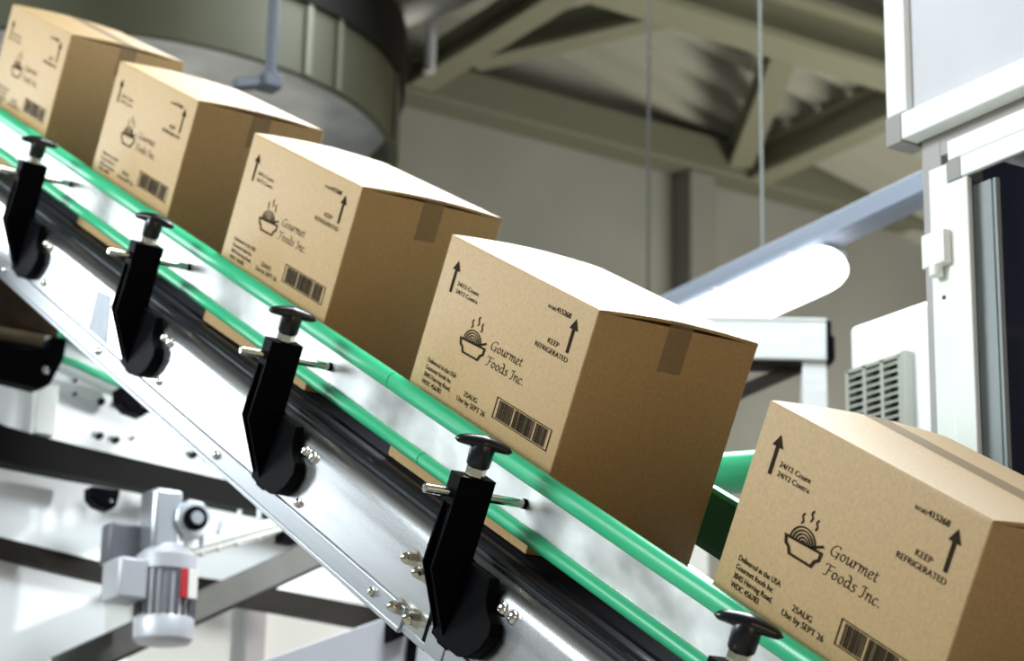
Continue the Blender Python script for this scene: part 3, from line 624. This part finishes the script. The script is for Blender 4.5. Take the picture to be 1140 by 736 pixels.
# its guide rail
g2 = thing('guide_rail', 'blurred green and grey guide rail on the crossing conveyor at lower left', 'guide rail', (XP + 0.05, 0.3, 2.70))
for (dz, h_) in ((0.0, 0.026), (-0.062, 0.014)):
    slab([(0.205, 2.776 + dz), (0.244, 2.770 + dz), (0.70, 2.650 + dz), (0.70, 2.650 + dz - h_), (0.244, 2.770 + dz - h_), (0.205, 2.776 + dz - h_)], XP + 0.045, XP + 0.060, 'runner', GREEN, g2, bevel=0.002)
slab([(0.18, 2.752), (0.244, 2.748), (0.70, 2.63), (0.70, 2.585), (0.244, 2.706), (0.18, 2.706)], XP + 0.040, XP + 0.045, 'guide_plate', STEELM, g2)
def small_clamp(y0, z0, s_, label, small=False):
    r = thing('rail_clamp', label, 'rail clamp', (XP + 0.06, y0, z0), (0, 0, 0), 'black clamps on the crossing conveyor')
    P = [(-0.16, 0.085), (-0.16, 0.0), (-0.05, -0.008), (0.0, -0.012), (0.025, 0.0), (0.050, 0.060), (0.054, 0.104), (0.022, 0.104), (0.012, 0.078), (-0.03, 0.066)]
    if small: P = [(-0.085, 0.085), (-0.080, 0.030), (-0.045, 0.0), (0.020, -0.012), (0.045, 0.010), (0.058, 0.085)]
    MB().prism([(y * s_, z * s_) for y, z in P], 0.002, 0.045, 'x').build('body', BLACK, r, bevel=0.004)
    m_ = MB(); m_.lathe((0.044, 0.012 * s_, 0.028 * s_), (1, 0.012 * s_, 0.028 * s_), [(0, 0.009 * s_), (0.004, 0.008 * s_), (0.006, 0.003 * s_)], 14); m_.build('screw', CHROME, r)
    return r
small_clamp(0.150, 2.632, 1.0, 'blurred black clamp at the left edge, hooked round the green guide rail')
small_clamp(0.372, 2.607, 0.55, 'blurred black clamp just under the flange of the inclined conveyor', True)
small_clamp(0.318, 2.400, 0.45, 'small blurred black clamp below the black beam, left of the motor', True)
# dark hood above it
hd = thing('machine_hood', 'dark brown hood with tan lower lip at the left edge under the inclined conveyor', 'hood', (XP, 0.1, 2.75))
slab([(-0.40, 2.762), (0.40, 2.762), (0.30, 2.90), (-0.40, 2.98)], XP - 0.45, XP - 0.02, 'hood_shell', WOOD, hd, bevel=0.006)
slab([(-0.40, 2.748), (0.40, 2.748), (0.40, 2.764), (-0.40, 2.764)], XP - 0.03, XP + 0.01, 'hood_lip', TANL, hd, bevel=0.003)

# geared motor
mo = thing('gear_motor', 'grey electric gear motor hanging under the crossing conveyor at lower left', 'motor', (-2.17, 0.40, 2.11))
mx = -2.17
def rm(prof, name, m, seg=28): return MB().lathe((mx, 0.402, 2.110), (mx + 0.004, 0.385, 3), prof, seg).build(name, m, mo, world=True)
rm([(0.0, 0.030), (0.004, 0.052), (0.012, 0.059), (0.050, 0.060), (0.056, 0.056)], 'fan_cover', MOTG)
rm([(0.052, 0.054), (0.150, 0.054)], 'motor_body', MOTG)
f_ = MB()
for i in range(22):
    a = 2 * math.pi * i / 22
    f_.box((0.0, -0.0022, 0.0), (0.0075, 0.0022, 0.088))
    vs = f_.bm.verts[-8:] if hasattr(f_.bm.verts, '__getitem__') else []
    f_.bm.verts.ensure_lookup_table(); vs = f_.bm.verts[-8:]
    bmesh.ops.transform(f_.bm, verts=vs, matrix=Matrix.Translation((mx + 0.0535 * math.cos(a), 0.401 + 0.0535 * math.sin(a), 2.166)) @ Matrix.Rotation(a, 4, 'Z'))
f_.build('cooling_fins', MOTD, mo, world=True)
rm([(0.148, 0.060), (0.176, 0.060), (0.186, 0.050), (0.200, 0.034)], 'end_bell', MOTG)
wbox((mx - 0.06, 0.288, 2.190), (mx + 0.03, 0.350, 2.272), 'terminal_box', MOTG, mo, bevel=0.006)
wbox((mx - 0.08, 0.288, 2.266), (mx - 0.03, 0.365, 2.350), 'bracket', MOTD, mo, bevel=0.006)
wbox((mx - 0.045, 0.352, 2.296), (mx + 0.03, 0.414, 2.418), 'gearbox', ZINC, mo, bevel=0.008)
g_ = MB(); g_.lathe((mx - 0.02, 0.434, 2.362), (mx + 1, 0.434, 2.362), [(0, 0.040), (0.060, 0.040), (0.062, 0.030), (0.062, 0.022)], 8, 0.3); g_.build('output_flange', ZINC, mo, world=True, bevel=0.003)
g_ = MB(); g_.lathe((mx + 0.041, 0.434, 2.362), (mx + 1, 0.434, 2.362), [(0, 0.024), (0.012, 0.024)], 20); g_.build('shaft_seal', BLACK, mo, world=True)
g_ = MB(); g_.lathe((mx + 0.052, 0.434, 2.362), (mx + 1, 0.434, 2.362), [(0, 0.014), (0.006, 0.013)], 18); g_.build('shaft_end', ZINC, mo, world=True)
for (a0, a1, m, n) in ((0.405, 0.418, REDL, 'red_label'), (0.420, 0.440, WHL, 'nameplate')):
    mb = MB(); mb.box((mx + 0.058, a0, 2.198), (mx + 0.0635, a1, 2.256)); mb.build(n, m, mo, world=True, bevel=0.001)

# bolted pale bracket next to the motor
bk = thing('bolted_bracket', 'pale bracket with upright threaded bolts, right of the gear motor', 'bracket', (-2.2, 0.55, 2.33))
MB().bar((-2.22, 0.455, 2.318), (-2.18, 0.70, 2.412), 0.05, 0.020).build('bracket_arm', OFFW, bk, world=True, bevel=0.003)
MB().bar((-2.225, 0.455, 2.300), (-2.185, 0.66, 2.378), 0.08, 0.006).build('bracket_plate', WHL, bk, world=True)
for (y, z) in ((0.484, 2.328), (0.520, 2.342), (0.562, 2.358), (0.606, 2.375), (0.640, 2.388)):
    m_ = MB(); m_.cyl((-2.19, y, z - 0.025), (-2.19, y, z + 0.050), 0.0048, 10); m_.lathe((-2.19, y, z + 0.008), (-2.19, y, z + 1), [(0, 0.009), (0.008, 0.009)], 6); m_.build('bolt', ZINC, bk, world=True)
wbox((-2.21, 0.655, 2.352), (-2.17, 0.690, 2.376), 'stop_block', BLACK, bk)

# slanting grey strut in front
st = thing('support_strut', 'slanting grey steel channel below the inclined conveyor at lower left', 'strut', (-2.31, 0.6, 2.2))
a0 = Vector((-2.31, 0.245, 2.062)); a1 = Vector((-2.31, 0.98, 2.465))
MB().bar(a0, a1, 0.03, 0.058).build('channel', mat('weathered_grey_steel', (0.085, 0.082, 0.075), 0.5, 0.3, ((20, 20, 20), 0.1)), st, world=True, bevel=0.003)
MB().bar(a0 + Vector((0, 0, -0.034)), a1 + Vector((0, 0, -0.034)), 0.036, 0.006).build('channel_lip', DARKM, st, world=True)

# off-white machine housing in the background below the conveyor
hb = thing('machine_housing', 'off-white ribbed machine housing behind the motor, below the conveyors', 'machine housing', (-3.1, 1.2, 0))
wbox((-3.50, 0.30, 0.0), (-3.02, 2.40, 2.74), 'housing_wall', OFFW, hb)
for y, w_ in ((0.985, 0.05), (1.40, 0.05), (1.80, 0.05)): wbox((-3.02, y, 0.0), (-2.99, y + w_, 2.74), 'housing_rib', GREYW, hb)
pl = thing('cover_plate', 'light grey sloping cover plate at the bottom edge below the strut', 'cover plate', (-1.8, 0.65, 2.0))
slab([(0.44, 1.88), (0.44, 2.040), (0.70, 2.150), (0.86, 2.150), (0.86, 1.88)], -1.84, -1.80, 'plate', mat('light_grey_sheet', (0.48, 0.48, 0.52), 0.45), pl)
slab([(0.692, 2.098), (0.735, 2.120), (0.735, 2.155), (0.692, 2.140)], -1.80, -1.775, 'latch', BLACK, pl)
m_ = MB(); m_.cyl((-1.79, 0.745, 2.06), (-1.79, 0.755, 2.175), 0.010, 12); m_.build('bolt', BLACK, pl, world=True)

# pieces carried by a part of their thing
SUB = {'rail_clamp': {'post': ('hex_nut',), 'base_plate': ('screw',), 'rod': ('rod_collar',)},
       'machine_cabinet': {'door_frame': ('hinge', 'window_pane'), 'upper_casing': ('frame_bar', 'corner_block')},
       'ventilation_unit': {'vent_grille': ('vent_backing', 'vent_side')},
       'tube_lamp': {'housing': ('clip',)}, 'lamp_rail': {'rail': ('rail_lip',)},
       'steel_frame': {'beam': ('end_cap', 'beam_cap', 'beam_underside')},
       'gear_motor': {'motor_body': ('cooling_fins', 'red_label', 'nameplate'), 'output_flange': ('shaft_seal', 'shaft_end')},
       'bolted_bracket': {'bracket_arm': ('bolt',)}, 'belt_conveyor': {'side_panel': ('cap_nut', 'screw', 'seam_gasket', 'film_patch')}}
base_name = lambda o: o.name.split('.')[0]
for root in [o for o in S.collection.objects if o.parent is None and base_name(o) in SUB]:
    kids = [o for o in S.collection.objects if o.parent == root]
    for part, names in SUB[base_name(root)].items():
        hosts = [o for o in kids if base_name(o) == part]
        if not hosts: continue
        for o in kids:
            if base_name(o) in names: o.parent = hosts[0]
